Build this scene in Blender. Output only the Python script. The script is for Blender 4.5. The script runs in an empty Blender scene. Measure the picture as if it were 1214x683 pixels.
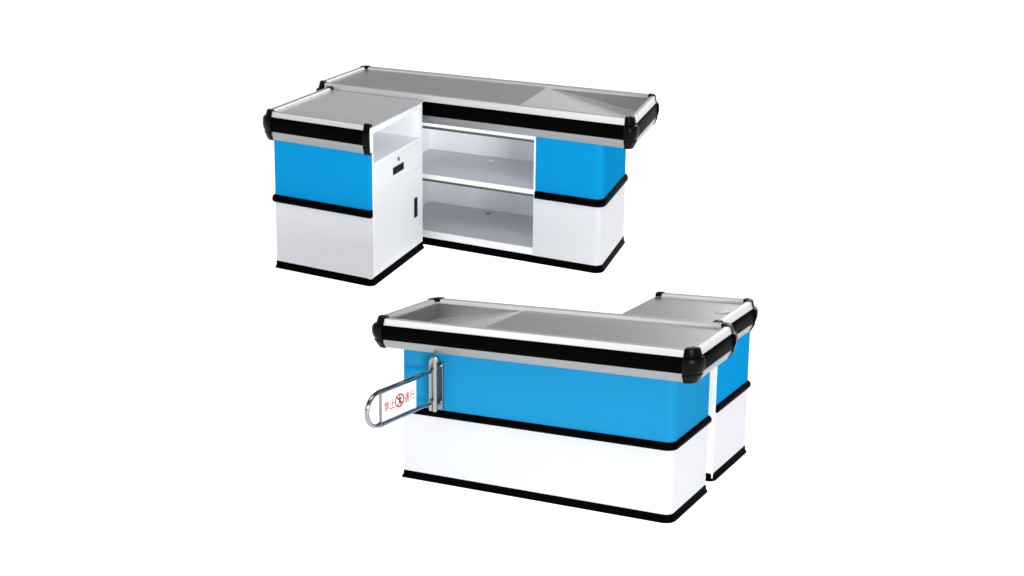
import bpy, bmesh, math, random
from mathutils import Vector
random.seed(3)
PI = math.pi
S = bpy.context.scene
COL = S.collection

# ------------------------------------------------------------------ materials
def mat(name, base, rough=.45, metal=0.0, spec=.5, coat=0.0, var=0.04, bump=0.0,
        scale=(6, 6, 6), rvar=.06, emit=None):
    m = bpy.data.materials.new(name); m.use_nodes = True
    nt = m.node_tree; nd = nt.nodes; lk = nt.links
    b = nd['Principled BSDF']
    tc = nd.new('ShaderNodeTexCoord'); mp = nd.new('ShaderNodeMapping'); nz = nd.new('ShaderNodeTexNoise')
    mp.inputs['Scale'].default_value = scale
    nz.inputs['Scale'].default_value = 1.0; nz.inputs['Detail'].default_value = 5.0
    lk.new(tc.outputs['Object'], mp.inputs['Vector']); lk.new(mp.outputs['Vector'], nz.inputs['Vector'])
    mx = nd.new('ShaderNodeMix'); mx.data_type = 'RGBA'
    lo = [max(0, c * (1 - var)) for c in base]; hi = [min(1, c * (1 + var)) for c in base]
    mx.inputs[6].default_value = (*lo, 1); mx.inputs[7].default_value = (*hi, 1)
    lk.new(nz.outputs['Fac'], mx.inputs[0]); lk.new(mx.outputs[2], b.inputs['Base Color'])
    mr = nd.new('ShaderNodeMapRange')
    mr.inputs['To Min'].default_value = max(0.02, rough - rvar); mr.inputs['To Max'].default_value = rough + rvar
    lk.new(nz.outputs['Fac'], mr.inputs['Value']); lk.new(mr.outputs['Result'], b.inputs['Roughness'])
    b.inputs['Metallic'].default_value = metal
    b.inputs['Specular IOR Level'].default_value = spec
    b.inputs['Coat Weight'].default_value = coat; b.inputs['Coat Roughness'].default_value = .15
    if bump:
        bp = nd.new('ShaderNodeBump'); bp.inputs['Strength'].default_value = bump; bp.inputs['Distance'].default_value = .002
        lk.new(nz.outputs['Fac'], bp.inputs['Height']); lk.new(bp.outputs['Normal'], b.inputs['Normal'])
    if emit:
        b.inputs['Emission Color'].default_value = (1, 1, 1, 1); b.inputs['Emission Strength'].default_value = emit
    return m

M = dict(
    white=mat('white_enamel', (.60, .612, .638), .42, spec=.25, var=.012, scale=(2, 2, 2)),
    frame=mat('white_frame_paint', (.86, .87, .885), .4, spec=.25, var=.012, scale=(2, 2, 2)),
    inner=mat('white_inner_brightened', (.92, .93, .95), .45, spec=.2, var=.012, scale=(2, 2, 2)),  # white made lighter in colour to offset the weak light inside
    shelf=mat('shelf_enamel', (.62, .64, .68), .42, spec=.2, var=.03, scale=(3, 9, 3)),
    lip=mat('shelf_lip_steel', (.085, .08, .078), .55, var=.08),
    blue=mat('blue_gloss_panel', (.004, .242, .54), .5, spec=.0, var=.03, scale=(2, 2, 2)),
    blue_sheen=mat('blue_panel_sheen', (.013, .232, .465), .5, spec=.0, var=.03, scale=(2, 2, 2)),  # pale reflected sheen of the front mixed into the base colour
    black=mat('black_rubber', (.001, .001, .0012), .45, spec=.01, var=.3, bump=.12, scale=(40, 40, 40)),
    cap=mat('black_moulded_plastic', (.0016, .0016, .0018), .30, spec=.07, var=.3, bump=.15, scale=(60, 60, 60)),
    sidedeck=mat('brushed_steel_brightened', (.90, .91, .905), .34, metal=.6, var=.09, bump=.05, scale=(1.2, 30, 30)),  # same deck steel, its brighter reflection put into the base colour
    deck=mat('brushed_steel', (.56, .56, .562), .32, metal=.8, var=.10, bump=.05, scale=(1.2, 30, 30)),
    rim=mat('aluminium_rim', (.66, .665, .67), .36, metal=.3, var=.03, scale=(4, 60, 60)),
    strip=mat('aluminium_strip', (.29, .30, .305), .34, metal=.6, var=.05, scale=(4, 80, 80)),
    chrome=mat('chrome', (.33, .33, .335), .10, metal=1.0, var=.02),
    plate=mat('dull_steel_plate', (.24, .245, .255), .25, metal=.9, var=.04),
    sign=mat('white_sign_board', (.86, .87, .89), .4, spec=.3, var=.01),
    red=mat('red_print', (.55, .012, .012), .5, spec=.2, var=.05),
    ink=mat('black_print', (.01, .01, .01), .5, spec=.2, var=.1),
    pan=mat('steel_pan_brightened', (.92, .92, .92), .30, metal=.6, var=.04, bump=.05, scale=(160, 3, 160)),  # bright reflection on the ramp put into the base colour
    panwall=mat('steel_wall_shaded', (.36, .36, .36), .35, metal=.7, var=.06, bump=.05, scale=(3, 3, 120)),  # same steel, shade of the recess put into a darker colour
    hole=mat('black_recess', (.004, .004, .004), .5, spec=.15, var=.2),
    pale=mat('pale_disc', (.90, .90, .90), .4, var=.02),
    floor=mat('white_glowing_floor', (.85, .85, .85), .6, spec=.1, var=.005, emit=.92),  # added glow keeps the floor pure white without shadows and lights the counters
)

# ------------------------------------------------------------------ the two L-shaped sets, sizes in metres
K = {
 '1': dict(vm=.1, x=-0.7768, y=15.2896, a=-0.4912, L=1.9389, D=0.587, zA=0.919, zB=0.8339, zC=0.7819, zM1=0.4053, zM2=0.4508, zb=0.043, zR=0.9606, oA=0.0174, oB=0.0255, oC=0.008, su0=0.1127, su1=0.7472, sv0=-0.8686, sv1=-0.0769, hF=-0.008, hR=0.176, hB=0.0587, hL=0.024, wa=0.0578, wb=-0.0924, ws=-0.1065, ez=0.0217, fz=-0.0532, rd=0.114, ru=1.3531),
 '2': dict(vm=.5, x=-0.0854, y=11.2031, a=-0.3918, L=1.3085, D=0.4131, zA=0.8165, zB=0.7434, zC=0.6991, zM1=0.3494, zM2=0.3882, zb=0.0377, zR=0.8489, oA=0.0177, oB=0.025, oC=0.0083, su0=0.7727, su1=1.288, sv0=0.5424, sv1=0.949, hF=0.048, hR=0.0998, hB=-0.0147, hL=0.096, wa=0.0482, wb=-0.1179, ws=0.1766, ez=0.0583, fz=-0.0565, rd=0.094, ru=0.3897),
}
def world(k, p):
    d = K[k]; u, v, z = p; du = u - .75; dv = v - d['vm']
    z = z * (1 + d['ez'] * du + d['fz'] * dv)
    u, v = u + d['wb'] * du * dv + d['ws'] * dv, v + d['wa'] * du * dv
    c, s = math.cos(d['a']), math.sin(d['a'])
    return Vector((d['x'] + u * c - v * s, d['y'] + u * s + v * c, z))

class Thing:
    """an Empty at the thing's base; its parts are meshes of their own below it"""
    def __init__(self, name, k, base, label, cat, group=None):
        self.k = k
        e = bpy.data.objects.new(name, None); COL.objects.link(e)
        e.empty_display_size = .1
        self.o = world(k, base); self.a = K[k]['a']
        e.location = self.o; e.rotation_euler = (0, 0, self.a)
        e['label'] = label; e['category'] = cat
        if group: e['group'] = group
        self.e = e
    def local(self, p):
        w = world(self.k, p) - self.o; c, s = math.cos(-self.a), math.sin(-self.a)
        return Vector((w.x * c - w.y * s, w.x * s + w.y * c, w.z))
    def part(self, name, bm, m, parent=None, label=None, smooth=35, bevel=0.0, recalc=True):
        for v in bm.verts: v.co = self.local(v.co)
        if recalc: bmesh.ops.recalc_face_normals(bm, faces=bm.faces)
        me = bpy.data.meshes.new(name); bm.to_mesh(me); bm.free()
        me.materials.append(M[m])
        for p in me.polygons: p.use_smooth = True
        me.set_sharp_from_angle(angle=math.radians(smooth))
        o = bpy.data.objects.new(name, me); COL.objects.link(o)
        o.parent = parent or self.e
        if label: o['label'] = label
        if bevel:
            b = o.modifiers.new('soft_edge', 'BEVEL'); b.width = bevel; b.segments = 2; b.limit_method = 'ANGLE'; b.angle_limit = math.radians(50)
        return o

# ------------------------------------------------------------------ shape helpers (all in counter coordinates u, v, z)
def box(bm, u0, u1, v0, v1, z0, z1):
    vs = [bm.verts.new((u, v, z)) for z in (z0, z1) for u, v in ((u0, v0), (u1, v0), (u1, v1), (u0, v1))]
    for f in ((0, 3, 2, 1), (4, 5, 6, 7), (0, 1, 5, 4), (1, 2, 6, 5), (2, 3, 7, 6), (3, 0, 4, 7)):
        bm.faces.new([vs[i] for i in f])
def B(*boxes):
    bm = bmesh.new()
    for b in boxes: box(bm, *b)
    return bm
def rounded(pts, rads, closed, n=6):
    """plan polyline with its corners rounded"""
    out = []; N = len(pts)
    for i, p in enumerate(pts):
        r = rads[i] if isinstance(rads, (list, tuple)) else rads
        if (not closed and i in (0, N - 1)) or r <= 0:
            out.append(Vector(p)); continue
        a = Vector(pts[i - 1]); b = Vector(pts[(i + 1) % N]); p = Vector(p)
        d1 = (a - p).normalized(); d2 = (b - p).normalized()
        c = p + (d1 + d2) * r
        s0 = p + d1 * r - c; s1 = p + d2 * r - c
        for j in range(n + 1):
            t = j / n * PI / 2
            out.append(c + s0 * math.cos(t) + s1 * math.sin(t))
    return out
def sweep(bm, path, prof, closed):
    """path counter-clockwise seen from above: positive outset goes outwards; profile = closed polygon of (outset, z)"""
    N = len(path); rings = []
    for i, p in enumerate(path):
        a = path[i - 1] if (closed or i > 0) else None
        b = path[(i + 1) % N] if (closed or i < N - 1) else None
        ns = []
        for q, r in ((a, p), (p, b)):
            if q is None or r is None: continue
            d = (r - q)
            if d.length < 1e-7: continue
            d.normalize(); ns.append(Vector((d.y, -d.x)))
        n = sum(ns, Vector((0, 0))).normalized()
        k = 1 / max(.3, n.dot(ns[0]))
        rings.append([bm.verts.new((p.x + n.x * o * k, p.y + n.y * o * k, z)) for o, z in prof])
    m = len(prof)
    for i in range(N if closed else N - 1):
        A, C = rings[i], rings[(i + 1) % N]
        for j in range(m):
            bm.faces.new((A[j], A[(j + 1) % m], C[(j + 1) % m], C[j]))
    if not closed:
        bm.faces.new(rings[0]); bm.faces.new(rings[-1])
    return bm
def SW(path, prof, closed): return sweep(bmesh.new(), path, prof, closed)
def prism(bm, poly, z0, z1):
    lo = [bm.verts.new((p[0], p[1], z0)) for p in poly]; hi = [bm.verts.new((p[0], p[1], z1)) for p in poly]
    n = len(poly); bm.faces.new(lo); bm.faces.new(hi)
    for i in range(n): bm.faces.new((lo[i], lo[(i + 1) % n], hi[(i + 1) % n], hi[i]))
    return bm
def tube(bm, pts, r, n=14):
    pts = [Vector(p) for p in pts]; rings = []; prev = None
    for i, p in enumerate(pts):
        d = (pts[min(i + 1, len(pts) - 1)] - pts[max(i - 1, 0)]).normalized()
        x = d.orthogonal().normalized() if prev is None else (prev - d * prev.dot(d)).normalized()
        prev = x; y = d.cross(x)
        rings.append([bm.verts.new(p + (x * math.cos(t) + y * math.sin(t)) * r) for t in [2 * PI * j / n for j in range(n)]])
    for A, C in zip(rings, rings[1:]):
        for j in range(n): bm.faces.new((A[j], A[(j + 1) % n], C[(j + 1) % n], C[j]))
    bm.faces.new(rings[0]); bm.faces.new(rings[-1])
    return bm
def TB(*a, **k): return tube(bmesh.new(), *a, **k)
def turned(bm, u, v, prof, n=24):
    """lathe about a vertical axis; prof = (radius, z) from bottom to top"""
    rings = [[bm.verts.new((u + r * math.cos(2 * PI * j / n), v + r * math.sin(2 * PI * j / n), z)) for j in range(n)] for r, z in prof]
    for A, C in zip(rings, rings[1:]):
        for j in range(n): bm.faces.new((A[j], A[(j + 1) % n], C[(j + 1) % n], C[j]))
    bm.faces.new(rings[0]); bm.faces.new(rings[-1])
    return bm

# ------------------------------------------------------------------ edge profiles
DK = .017                                                    # the deck lies this far below the lip of the rim
def p_rim(d):
    z = d['zR']
    return [(-.028, z - DK - .004), (-.026, z - DK * .5), (-.021, z - .002), (-.016, z), (.003, z), (.008, z - .0015), (d['oA'] * .75, d['zA'] + (z - d['zA']) * .36), (d['oA'], d['zA'] + .002),
            (d['oA'] - .004, d['zA'] - .004), (.0, z - DK - .006)]
def p_bumper(d):
    h = d['zA'] - d['zB']
    return [(d['oA'] - .002, d['zA']), (d['oA'] + .003, d['zA'] - .003), (d['oA'] + .008, d['zA'] - .12 * h), (d['oA'] + .011, d['zA'] - .30 * h),
            (d['oB'] + .004, d['zA'] - .60 * h), (d['oB'] + .003, d['zA'] - .85 * h), (d['oB'], d['zB']), (.003, d['zB']), (.003, d['zA'] - .006)]
def p_strip(d):
    h = d['zB'] - d['zC']; m = d['zB'] - .5 * h; om = (d['oB'] + d['oC']) / 2
    return [(d['oB'] - .004, d['zB'] + .002), (d['oB'] - .004, d['zB'] - .003), (om + .002, m + .002), (om - .0005, m - .001), (d['oC'], d['zC'] + .003), (d['oC'] - .003, d['zC']),
            (-.006, d['zC']), (.0, d['zB'] + .002)]
def p_cap(d, e=.004):
    h = d['zA'] - d['zB']; a = d['oA']; b = d['oB']; zA = d['zA']; zR = d['zR']
    return [(-.031, zR - DK + .004), (-.028, zR + .003), (-.020, zR + .0045), (.004, zR + .0045), (.0115, zR + .002), (a * .75 + e, zA + (zR - zA) * .42), (a + e, zA + .004), (a + e - .003, zA),
            (a + .011 + e, zA - .06 * h), (a + .016 + e, zA - .22 * h), (b + .009 + e, zA - .60 * h), (b + .002 + e, zA - .94 * h), (b + e - .003, d['zB'] - .004),
            (b + e, d['zB'] - .010), (d['oC'] + e + .004, d['zC'] + .010), (d['oC'] + e - .004, d['zC'] - .004), (d['oC'] + e - .012, d['zC'] - .006),
            (d['oC'] - .020, d['zC'] - .006), (.006, d['zC'] + .014), (.006, zR - DK - .03), (.004, zR - DK - .004), (-.004, zR - DK + .002), (-.031, zR - DK + .002)]
def p_bead(d, o=.019):
    a, b = d['zM1'], d['zM2']
    return [(-.004, a + .001), (o - .006, a + .001), (o, a + .008), (o + .001, (a + b) / 2), (o - .003, b - .010), (o - .011, b - .002), (-.004, b)]
def p_base(d):
    return [(-.006, .0), (.012, .0), (.011, .006), (.005, .014), (.003, d['zb'] - .004), (.0, d['zb']), (-.006, d['zb'])]
def p_panel(z0, z1, t=.008):
    return [(0, z0), (0, z1), (-t, z1), (-t, z0)]

CR = .038
def corner_path(rect, c, r=CR, e=.004):
    u0, u1, v0, v1 = rect
    P = [(u0, v0), (u1, v0), (u1, v1), (u0, v1)]; p = Vector(P[c]); a = Vector(P[c - 1]); b = Vector(P[(c + 1) % 4])
    d1 = (a - p).normalized(); d2 = (b - p).normalized()
    return rounded([tuple(p + d1 * (r + e)), tuple(p), tuple(p + d2 * (r + e))], r, False, 5)

# ------------------------------------------------------------------ deck with its sunken ramp
def deck_mesh(rect, z, ru, rd, mirror):
    u0, u1, v0, v1 = rect
    fl = (lambda u: u0 + u1 - u) if mirror else (lambda u: u)
    R = fl(ru) if mirror else ru
    c = CR; m = .016; bm = bmesh.new()
    def arc(cu, cv, a0, a1, n=4): return [(cu + c * math.cos(math.radians(a0 + (a1 - a0) * i / n)), cv + c * math.sin(math.radians(a0 + (a1 - a0) * i / n))) for i in range(n + 1)]
    def face(pts): bm.faces.new([bm.verts.new((fl(p[0]), p[1], p[2] if len(p) > 2 else z)) for p in pts])
    # flat part
    face([(R, v1), *arc(u0 + c, v1 - c, 90, 180), *arc(u0 + c, v0 + c, 180, 270), (R, v0)])
    # narrow margins round the ramp
    face([(R, v0), *arc(u1 - c, v0 + c, 270, 315), (u1 - m, v0 + m), (R, v0 + m)])
    face([(u1 - m, v0 + m), *arc(u1 - c, v0 + c, 315, 360), *arc(u1 - c, v1 - c, 0, 45), (u1 - m, v1 - m)])
    face([(R, v1 - m), (u1 - m, v1 - m), *arc(u1 - c, v1 - c, 45, 90), (R, v1)])
    a, b, e = v0 + m, v1 - m, u1 - m
    def pan(faces):
        bp = bmesh.new()
        for f in faces: bp.faces.new([bp.verts.new((fl(p[0]), p[1], p[2] if len(p) > 2 else z)) for p in f])
        return upward(bp)
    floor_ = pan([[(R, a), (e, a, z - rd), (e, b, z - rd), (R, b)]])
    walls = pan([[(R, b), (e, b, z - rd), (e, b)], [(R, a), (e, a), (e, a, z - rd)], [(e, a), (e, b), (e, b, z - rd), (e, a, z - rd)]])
    return upward(bm), floor_, walls
def upward(bm):
    bmesh.ops.remove_doubles(bm, verts=bm.verts, dist=1e-5)
    for f in bm.faces:
        f.normal_update()
        if abs(f.normal.z) > .3 and f.normal.z < 0: f.normal_flip()
    return bm

# ------------------------------------------------------------------ the long counter
def counter_top(t, d, mirror):
    rect = (-d['hL'], d['L'] + d['hR'], -d['hF'], d['D'] + d['hB'])
    u0, u1, v0, v1 = rect
    dm, rf, rw = deck_mesh(rect, d['zR'] - DK, d['ru'], d['rd'], mirror)
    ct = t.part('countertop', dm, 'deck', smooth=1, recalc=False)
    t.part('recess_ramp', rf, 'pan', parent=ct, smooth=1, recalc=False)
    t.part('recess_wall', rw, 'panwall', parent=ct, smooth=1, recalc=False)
    loop = rounded([(u0, v0), (u1, v0), (u1, v1), (u0, v1)], CR, True, 5)
    t.part('rim', SW(loop, p_rim(d), True), 'rim', smooth=18)
    t.part('bumper', SW(loop, p_bumper(d), True), 'black')
    t.part('edge_strip', SW(loop, p_strip(d), True), 'strip', smooth=25)
    for c in range(4):
        t.part('corner_cap', SW(corner_path(rect, c), p_cap(d), False), 'cap', smooth=28, bevel=.003)
    # closed underside of the overhanging top
    t.part('top_board', prism(bmesh.new(), rounded([(u0 - .005, v0 - .005), (u1 + .005, v0 - .005), (u1 + .005, v1 + .005), (u0 - .005, v1 + .005)], CR, True, 5), d['zC'] + .004, d['zC'] + .02), 'strip')

GROUP = 'blue and white supermarket checkout counters'
d = K['1']; L, D, uj, ul = d['L'], d['D'], 1.481, .5104
t = Thing('checkout_counter', '1', (L / 2, D / 2, 0), 'long blue and white checkout counter with two open white shelves under its steel top', 'checkout counter', GROUP)
zt = d['zC'] - .004; ze = d['zC'] + .004; dep = D - .014
r = .05
body = B((.01, ul, .01, D - .009, .006, ze), (ul - .001, uj + .001, dep, D - .009, .006, ze),
         (ul - .001, uj + .001, .002, dep + .001, .7635, ze))
prism(body, rounded([(uj, .002), (L - .009, .002), (L - .009, D - .009), (uj, D - .009)], [0, r - .008, .003, 0], True), .006, ze)
t.part('cabinet_body', body, 'inner', smooth=30)
for z0, z1, zl in ((.4255, .4545, .408), (.045, .0877, None)):
    s = t.part('shelf', B((ul + .001, uj - .001, .014, dep - .001, z1 - .02, z1)), 'shelf')
    t.part('shelf_front', B((ul + .001, uj - .001, .002, .0135, z0, z1 + .0005)), 'frame', parent=s, bevel=.001)
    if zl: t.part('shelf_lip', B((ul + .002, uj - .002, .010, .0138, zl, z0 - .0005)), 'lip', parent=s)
    t.part('flat_disc', turned(bmesh.new(), 1.01 if zl else .98, .47 if zl else .50, [(.0, z1), (.020, z1 + .0005), (.020, z1 + .003), (.017, z1 + .004), (0, z1 + .004)][1:], 20), 'pale' if zl else 'plate', parent=s)  # thin flat disc, pale on the upper shelf, darker on the lower
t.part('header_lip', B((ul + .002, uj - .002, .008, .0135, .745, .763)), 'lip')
ring = rounded([(uj + .012, 0), (L, 0), (L, D), (0, D), (0, 0), (.1, 0)], [0, r, .010, .010, .010, 0], False, 7)
t.part('blue_panel', SW(ring, p_panel(d['zM2'] - .004, ze), False), 'blue')
ring0 = rounded([(uj - .0, 0), (L, 0), (L, D), (0, D), (0, 0), (.1, 0)], [0, r, .010, .010, .010, 0], False, 7)
t.part('white_panel', SW(ring0, p_panel(d['zb'] - .004, d['zM1'] + .003), False), 'white')
t.part('middle_trim', SW(ring, p_bead(d), False), 'black', bevel=.002)
t.part('base_trim', SW(rounded([(0, 0), (L, 0), (L, D), (0, D)], [.01, r, .01, .01], True, 7), p_base(d), True), 'black')
counter_top(t, d, False)

d = K['2']; L, D = d['L'], d['D']; r = .036
t2 = Thing('checkout_counter', '2', (L / 2, D / 2, 0), 'blue and white checkout counter with unbroken closed front and chrome gate bolted to it', 'checkout counter', GROUP)
ze = d['zC'] + .004
t2.part('cabinet_body', prism(bmesh.new(), rounded([(.008, .008), (L - .008, .008), (L - .008, D - .008), (.008, D - .008)], [.002, r - .008, .002, .002], True), .006, ze), 'frame')
ring = rounded([(0, 0), (L, 0), (L, D), (0, D)], [.008, r, .008, .008], True, 7)
t2.part('blue_panel', SW(ring, p_panel(d['zM2'] - .004, ze), True), 'blue_sheen')
t2.part('white_panel', SW(ring, p_panel(d['zb'] - .004, d['zM1'] + .003), True), 'white')
t2.part('middle_trim', SW(ring, p_bead(d, .016), True), 'black')
t2.part('base_trim', SW(ring, p_base(d), True), 'black')
counter_top(t2, d, True)

# ------------------------------------------------------------------ the short side cabinets
SG = 'short side cabinets joined to the checkout counters'
d = dict(K['1']); d.update(zR=.948, zA=.917, zB=.832, zC=.780)
u0, u1, v0, v1 = d['su0'], d['su1'], d['sv0'], d['sv1']
s1 = Thing('side_cabinet', '1', ((u0 + u1) / 2, (v0 + v1) / 2, 0), 'short blue and white cabinet with white drawer, door and open niche beside the shelves', 'cabinet', SG)
ul_ = u0 - .042
vd = -.045                                                   # the deck reaches back to the long counter's bumper
zt = .955
fv = v0 + .024; ub = u0 + .008
dz = .948 - DK - .004                                        # underside of the deck sheet
body = B((ub, u1, fv, v1, .006, .718),                       # closed lower part
         (ub, u1, fv, fv + .020, .718, dz), (ub, u1, -.120, v1, .718, dz),
         (ub, u0 + .12, fv + .020, -.120, .718, dz), (u0 + .12, u1, fv + .020, -.120, .893, dz - .0005),
         (ub, u1 - .006, v0 + .008, fv, .006, dz))
s1.part('cabinet_body', body, 'inner', smooth=30)
path = rounded([(u0, v1), (u0, v0), (u1, v0), (u1, fv)], [0, .008, .0215, 0], False, 6)
# counter-clockwise: left side (towards the viewer), front, then the short return on the right
s1.part('blue_panel', SW(path, p_panel(d['zM2'] - .004, d['zC'] + .004), False), 'blue')
s1.part('white_panel', SW(path, p_panel(d['zb'] - .004, d['zM1'] + .003), False), 'white')
s1.part('middle_trim', SW(rounded([(u0, v1), (u0, v0), (u1 + .003, v0)], [0, .008, 0], False, 6), p_bead(d), False), 'black', bevel=.003)
s1.part('trim_end', B((u1 - .006, u1 + .003, v0 + .002, fv, d['zM1'] + .001, d['zM2'])), 'black', bevel=.002)
s1.part('base_trim', SW(rounded([(u0, v0), (u1, v0), (u1, v1), (u0, v1)], [.008, .03, .004, .004], True, 5), p_base(d), True), 'black')
dk = rounded([(ul_ + .018, vd), (ul_ + .018, v0), (u1 + .001, v0), (u1 + .001, vd)], [0, CR, 0, 0], False, 5)
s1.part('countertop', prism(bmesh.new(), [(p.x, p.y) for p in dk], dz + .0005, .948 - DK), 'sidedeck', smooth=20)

tp = rounded([(ul_, v1 + .03), (ul_, v0), (u1 - .002, v0)], [0, CR, 0], False, 5)
s1.part('rim', SW(tp, p_rim(d), False), 'rim', smooth=18)
s1.part('bumper', SW(tp, p_bumper(d), False), 'black')
s1.part('edge_strip', SW(tp, p_strip(d), False), 'strip', smooth=25)
s1.part('corner_cap', SW(corner_path((ul_, u1, v0, v1), 0), p_cap(d), False), 'cap', smooth=28, bevel=.003)
s1.part('end_cap', SW([Vector((u1 - .036, v0)), Vector((u1 + .001, v0))], p_cap(d), False), 'cap', smooth=28, bevel=.003)
s1.part('end_cap', SW([Vector((ul_, v1 + .045)), Vector((ul_, v1 + .015))], p_cap(d), False), 'cap', smooth=28, bevel=.003)
# drawer and door in the white face
f0, f1 = fv + .014, v1 - .018
dr = s1.part('drawer_front', B((u1 - .004, u1 + .0025, f0, f1, .541, .697)), 'frame', bevel=.002)
s1.part('recessed_handle', B((u1 + .002, u1 + .0052, -.542, -.379, .582, .626)), 'hole', parent=dr, bevel=.001)
kh = bmesh.new()
bmesh.ops.create_circle(kh, cap_ends=True, segments=20, radius=.012)
for v in kh.verts: v.co = Vector((u1 + .005, -.463 + v.co.x * .8, .664 + v.co.y))
kr = bmesh.ops.extrude_face_region(kh, geom=list(kh.faces))
for v in [g for g in kr['geom'] if isinstance(g, bmesh.types.BMVert)]: v.co.x += .005
s1.part('lock', kh, 'plate', parent=dr)
do = s1.part('door', B((u1 - .004, u1 + .0025, f0, f1, .079, .535)), 'frame', bevel=.002)
s1.part('slot_handle', B((u1 + .002, u1 + .0052, -.217, -.168, .232, .356)), 'hole', parent=do, bevel=.001)

d = dict(K['2']); q = d['zR']; sh = .8104 - q - .0035
d.update(zR=.8104, zA=d['zA'] + sh, zB=d['zB'] + sh, zC=d['zC'] + sh)
u0, u1, v0, v1 = d['su0'], d['su1'], d['sv0'], d['sv1']
s2 = Thing('side_cabinet', '2', ((u0 + u1) / 2, (v0 + v1) / 2, 0), 'short blue and white cabinet half hidden behind right end of the counter with the gate', 'cabinet', SG)
s2.part('cabinet_body', B((u0, u1 - .008, v0, v1 - .008, .006, d['zR'] - DK - .012), (u1 - .009, u1 - .001, v0, v0 + .012, .006, d['zR'] - DK - .012)), 'frame', smooth=30, bevel=.003)
path = rounded([(u1, v0 + .004), (u1, v1), (u0, v1)], [0, .010, 0], False, 6)
s2.part('blue_panel', SW(path, p_panel(d['zM2'] - .004, d['zC'] + .004), False), 'blue')
s2.part('white_panel', SW(path, p_panel(d['zb'] - .004, d['zM1'] + .003), False), 'white')
s2.part('middle_trim', SW(path, p_bead(d, .016), False), 'black', bevel=.002)
s2.part('base_trim', SW(rounded([(u0, v0), (u1, v0), (u1, v1), (u0, v1)], [.004, .02, .01, .004], True, 5), p_base(d), True), 'black')
R = u1 + .002; Bk = v1 + .0077; vd = v0 - .02
dk = rounded([(u0, vd), (R, vd), (R, Bk), (u0, Bk)], [0, 0, CR, 0], True, 5)
s2.part('countertop', prism(bmesh.new(), [(p.x, p.y) for p in dk], d['zR'] - DK - .0115, d['zR'] - DK), 'deck', smooth=20)
tp = rounded([(R, vd + .006), (R, Bk), (u0 + .002, Bk)], [0, CR, 0], False, 5)
s2.part('rim', SW(tp, p_rim(d), False), 'rim', smooth=18)
s2.part('bumper', SW(tp, p_bumper(d), False), 'black')
s2.part('edge_strip', SW(tp, p_strip(d), False), 'strip', smooth=25)
s2.part('corner_cap', SW(corner_path((u0, R, v0, Bk), 2), p_cap(d), False), 'cap', smooth=28, bevel=.003)
s2.part('end_cap', SW([Vector((R, vd + .003)), Vector((R, vd + .036))], p_cap(d), False), 'cap', smooth=28, bevel=.003)
s2.part('end_cap', SW([Vector((u0 + .034, Bk)), Vector((u0 + .001, Bk))], p_cap(d), False), 'cap', smooth=28, bevel=.003)
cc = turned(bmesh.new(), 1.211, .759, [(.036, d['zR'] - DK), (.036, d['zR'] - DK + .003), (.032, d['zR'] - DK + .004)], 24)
s2.part('flat_disc', cc, 'pale')  # thin pale disc lying on the deck

# ------------------------------------------------------------------ the chrome gate
g = Thing('swing_gate', '2', (.1965, -.06, .40), 'small chrome swing gate with white sign in red Chinese characters and no-walking symbol', 'gate')
gz0, gz1 = .4464, .6086
def gu(v): return .1833 + (.1704 - .1833) * (v + .06) / (-.5)
pl = g.part('mounting_plate', B((.168, .204, -.012, -.001, .392, .640), (.168, .173, -.045, -.012, .392, .640)), 'plate', bevel=.0015)
for z in (.622, .432):
    sc = bmesh.new(); bmesh.ops.create_uvsphere(sc, u_segments=12, v_segments=8, radius=.0075)
    for v in sc.verts: v.co = Vector((.194 + v.co.x, -.0125 + v.co.y * .5, z + v.co.z))
    g.part('screw', sc, 'chrome', parent=pl)
g.part('post', turned(bmesh.new(), .1965, -.060, [(.008, .399), (.0105, .404), (.0105, .655), (.0165, .657), (.019, .661), (.019, .676), (.0165, .683), (.008, .687)]), 'chrome')
g.part('hinge_rod', turned(bmesh.new(), .177, -.062, [(.006, .402), (.008, .405), (.008, .650), (.0095, .652), (.0095, .662), (.006, .666)], 16), 'chrome')
for z in (.432, .622):
    g.part('clamp', B((.172, .198, -.060, -.010, z - .006, z + .006)), 'chrome', bevel=.002)
rad = (gz1 - gz0) / 2; zc = (gz0 + gz1) / 2; vc = -.4665
pts = [(gu(-.062), -.062, gz1), (gu(-.2), -.2, gz1), (gu(-.4), -.4, gz1), (gu(vc + .01), vc + .01, gz1)]
for i in range(0, 25):
    a = PI / 2 + PI * i / 24
    v = vc + rad * math.cos(a); pts.append((gu(v), v, zc + rad * math.sin(a)))
pts += [(gu(vc + .01), vc + .01, gz0), (gu(-.4), -.4, gz0), (gu(-.2), -.2, gz0), (gu(-.062), -.062, gz0)]
rl = g.part('bent_rail', TB(pts, .0104, 16), 'chrome')
for z in (gz0, gz1):
    g.part('collar', TB([(gu(-.462), -.462, z), (gu(-.442), -.442, z)], .0138, 16), 'chrome', parent=rl)
    g.part('sleeve', TB([(gu(-.200), -.200, z), (gu(-.442), -.442, z)], .0119, 16), 'chrome', parent=rl)
g.part('divider_bar', TB([(gu(-.449), -.449, gz0), (gu(-.449), -.449, gz1)], .0058, 12), 'plate')
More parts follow.
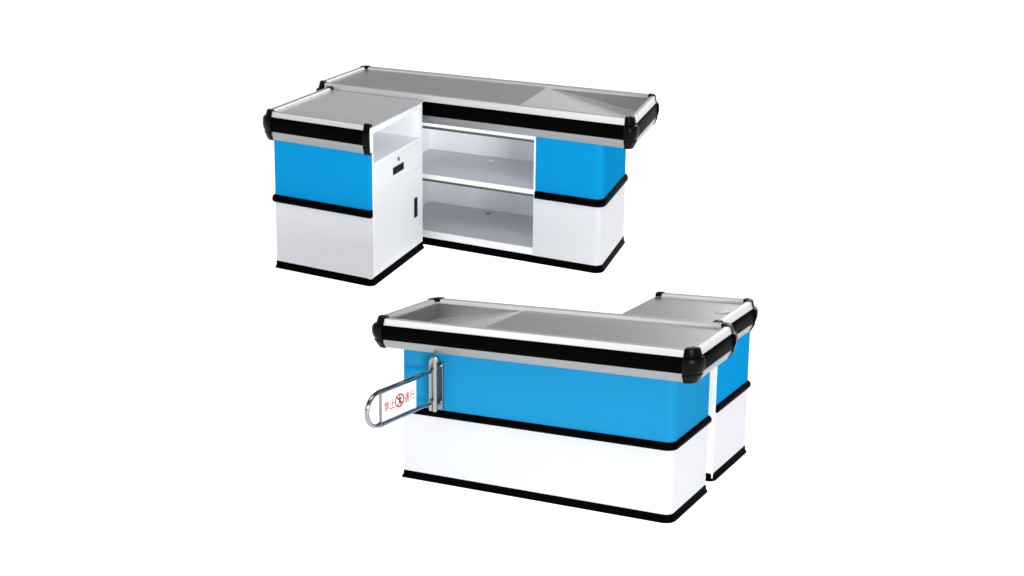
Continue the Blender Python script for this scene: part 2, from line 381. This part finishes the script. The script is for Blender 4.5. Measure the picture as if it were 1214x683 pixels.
# sign board: its printed face looks along +u
bz0, bz1, ba, bb = gz0 + .004, gz1 - .004, -.446, -.186
bd = bmesh.new()
vs = [bd.verts.new((gu(v) + o, v, z)) for o in (-.002, .002) for v, z in ((ba, bz0), (bb, bz0), (bb, bz1), (ba, bz1))]
for f in ((0, 3, 2, 1), (4, 5, 6, 7), (0, 1, 5, 4), (1, 2, 6, 5), (2, 3, 7, 6), (3, 0, 4, 7)): bd.faces.new([vs[i] for i in f])
board = g.part('sign_board', bd, 'sign')
def on_sign(bm, lift):
    """2-D shapes (x = along the arm, y = up) become thin prints standing proud of the board"""
    r_ = bmesh.ops.extrude_face_region(bm, geom=list(bm.faces))
    for v in [e for e in r_['geom'] if isinstance(e, bmesh.types.BMVert)]: v.co.z = .0006
    for v in bm.verts:
        x, y, h = v.co; v.co = Vector((gu(x) + .0022 + lift + h, x, y))
    return bm
def glyph(ch, cx, cy, w, h):
    cu = bpy.data.curves.new('print', 'FONT'); cu.body = ch; cu.size = .05; cu.offset = .0002
    o = bpy.data.objects.new('print', cu); COL.objects.link(o)
    dg = bpy.context.evaluated_depsgraph_get(); ev = o.evaluated_get(dg); me = ev.to_mesh()
    bm = bmesh.new(); bm.from_mesh(me); ev.to_mesh_clear()
    bpy.data.objects.remove(o); bpy.data.curves.remove(cu)
    xs = [v.co.x for v in bm.verts]; ys = [v.co.y for v in bm.verts]
    for v in bm.verts:
        v.co = Vector((cx + ((v.co.x - min(xs)) / (max(xs) - min(xs)) - .5) * w, cy + ((v.co.y - min(ys)) / (max(ys) - min(ys)) - .5) * h, 0))
    return bm
for ch, cx, cy in (('\u7981', -.407, .5245), ('\u6b62', -.366, .5265), ('\u901a', -.257, .5285), ('\u884c', -.216, .5295)):
    g.part('letter', on_sign(glyph(ch, cx, cy, .034, .047), 0), 'red', parent=board)
sx, sy, R0, R1 = -.3115, .5285, .0350, .0275
rg = bmesh.new(); n = 40
o_ = [rg.verts.new((sx + R0 * math.cos(2 * PI * i / n), sy + R0 * math.sin(2 * PI * i / n), 0)) for i in range(n)]
i_ = [rg.verts.new((sx + R1 * math.cos(2 * PI * i / n), sy + R1 * math.sin(2 * PI * i / n), 0)) for i in range(n)]
for i in range(n): rg.faces.new((o_[i], o_[(i + 1) % n], i_[(i + 1) % n], i_[i]))
g.part('prohibition_ring', on_sign(rg, 0), 'red', parent=board)
fg = bmesh.new()
def flat(pts): fg.faces.new([fg.verts.new((sx + x, sy + y, 0)) for x, y in pts])
def limb(x0, y0, x1, y1, w0, w1):
    dx, dy = x1 - x0, y1 - y0; l = math.hypot(dx, dy); nx, ny = -dy / l, dx / l
    flat([(x0 + nx * w0, y0 + ny * w0), (x0 - nx * w0, y0 - ny * w0), (x1 - nx * w1, y1 - ny * w1), (x1 + nx * w1, y1 + ny * w1)])
flat([(.003 + .0052 * math.cos(2 * PI * i / 14), .0195 + .0052 * math.sin(2 * PI * i / 14)) for i in range(14)])
limb(.003, .014, .0, -.004, .0048, .0042)
limb(.0, -.003, .008, -.012, .0036, .003); limb(.008, -.012, .007, -.024, .003, .0024)
limb(.0, -.003, -.004, -.014, .0036, .003); limb(-.004, -.014, -.013, -.022, .003, .0024)
limb(.004, .012, .011, .005, .0024, .002); limb(.011, .005, .017, .007, .002, .0018)
limb(.002, .012, -.006, .006, .0024, .002); limb(-.006, .006, -.007, -.001, .002, .0018)
g.part('walking_figure', on_sign(fg, 0), 'ink', parent=board)
bar = bmesh.new(); c7 = math.sqrt(.5); w = .0042; l = .0335
bar.faces.new([bar.verts.new((sx + x, sy + y, 0)) for x, y in ((-l * c7 + w * c7, l * c7 + w * c7), (-l * c7 - w * c7, l * c7 - w * c7), (l * c7 - w * c7, -l * c7 - w * c7), (l * c7 + w * c7, -l * c7 + w * c7))])
g.part('prohibition_bar', on_sign(bar, .0008), 'red', parent=board)

# ------------------------------------------------------------------ white surface they stand on
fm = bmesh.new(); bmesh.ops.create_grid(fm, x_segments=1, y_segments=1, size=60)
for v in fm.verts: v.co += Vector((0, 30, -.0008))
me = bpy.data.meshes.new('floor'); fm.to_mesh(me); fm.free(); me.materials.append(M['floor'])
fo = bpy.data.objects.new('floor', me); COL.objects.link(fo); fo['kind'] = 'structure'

# ------------------------------------------------------------------ light: unseen grey surround and added area lamps
W = bpy.data.worlds.new('World'); S.world = W; W.use_nodes = True
nt = W.node_tree; bg = nt.nodes['Background']
tc = nt.nodes.new('ShaderNodeTexCoord'); sp = nt.nodes.new('ShaderNodeSeparateXYZ'); rp = nt.nodes.new('ShaderNodeValToRGB')
nt.links.new(tc.outputs['Generated'], sp.inputs[0]); nt.links.new(sp.outputs['Z'], rp.inputs[0]); nt.links.new(rp.outputs[0], bg.inputs['Color'])
cr = rp.color_ramp
cr.elements[0].position = 0.0; cr.elements[0].color = (.46, .46, .475, 1)
cr.elements[1].position = .48; cr.elements[1].color = (.42, .42, .435, 1)
e = cr.elements.new(.62); e.color = (.12, .12, .13, 1)
e = cr.elements.new(1.0); e.color = (.10, .10, .11, 1)
nw = nt.nodes.new('ShaderNodeTexNoise'); nw.inputs['Scale'].default_value = 3.2; nw.inputs['Detail'].default_value = 1.0
mr = nt.nodes.new('ShaderNodeMapRange'); mr.inputs['From Min'].default_value = .3; mr.inputs['From Max'].default_value = .7
mr.inputs['To Min'].default_value = .65; mr.inputs['To Max'].default_value = 1.25
nt.links.new(tc.outputs['Generated'], nw.inputs['Vector']); nt.links.new(nw.outputs['Fac'], mr.inputs['Value'])
nt.links.new(mr.outputs['Result'], bg.inputs['Strength'])
def area_lamp(name, loc, target, sx, sy, watts):  # added rectangular lamp, out of view
    l = bpy.data.lights.new(name, 'AREA'); l.shape = 'RECTANGLE'; l.size = sx; l.size_y = sy; l.energy = watts
    o = bpy.data.objects.new(name, l); COL.objects.link(o); o.location = loc
    o.rotation_euler = (Vector(target) - Vector(loc)).to_track_quat('-Z', 'Y').to_euler()
    return o
area_lamp('key_front', (8.5, -15, 4.8), (.3, 13, .5), 8, 4, 4900)
area_lamp('fill_left', (-8, 4, 4), (.2, 12.5, .5), 4, 4, 130)
area_lamp('fill_top', (0, 8, 9), (.3, 13, .6), 8, 4, 340)  # added to brighten the rims and decks from above
area_lamp('fill_back', (4.5, 21, 4), (.8, 13, .8), 4, 4, 200)  # unseen lamp added to give the steel decks a gradient

# ------------------------------------------------------------------ camera
c = bpy.data.cameras.new('camera'); co = bpy.data.objects.new('camera', c); COL.objects.link(co)
co.location = (0, 0, 4.9158); co.rotation_euler = (PI / 2 - .3836, 0, 0)
c.sensor_fit = 'HORIZONTAL'; c.sensor_width = 36; c.lens = 36 * 2948.34 / 1214
c.shift_x = (607 - 527.059) / 1214; c.shift_y = (483.035 - 341.5) / 1214
c.clip_start = .1; c.clip_end = 300
S.camera = co
S.render.resolution_x = 1024; S.render.resolution_y = 576
S.render.engine = 'CYCLES'
S.cycles.max_bounces = 12; S.cycles.diffuse_bounces = 8; S.cycles.glossy_bounces = 6
S.view_settings.view_transform = 'Standard'; S.view_settings.look = 'None'; S.view_settings.exposure = 0
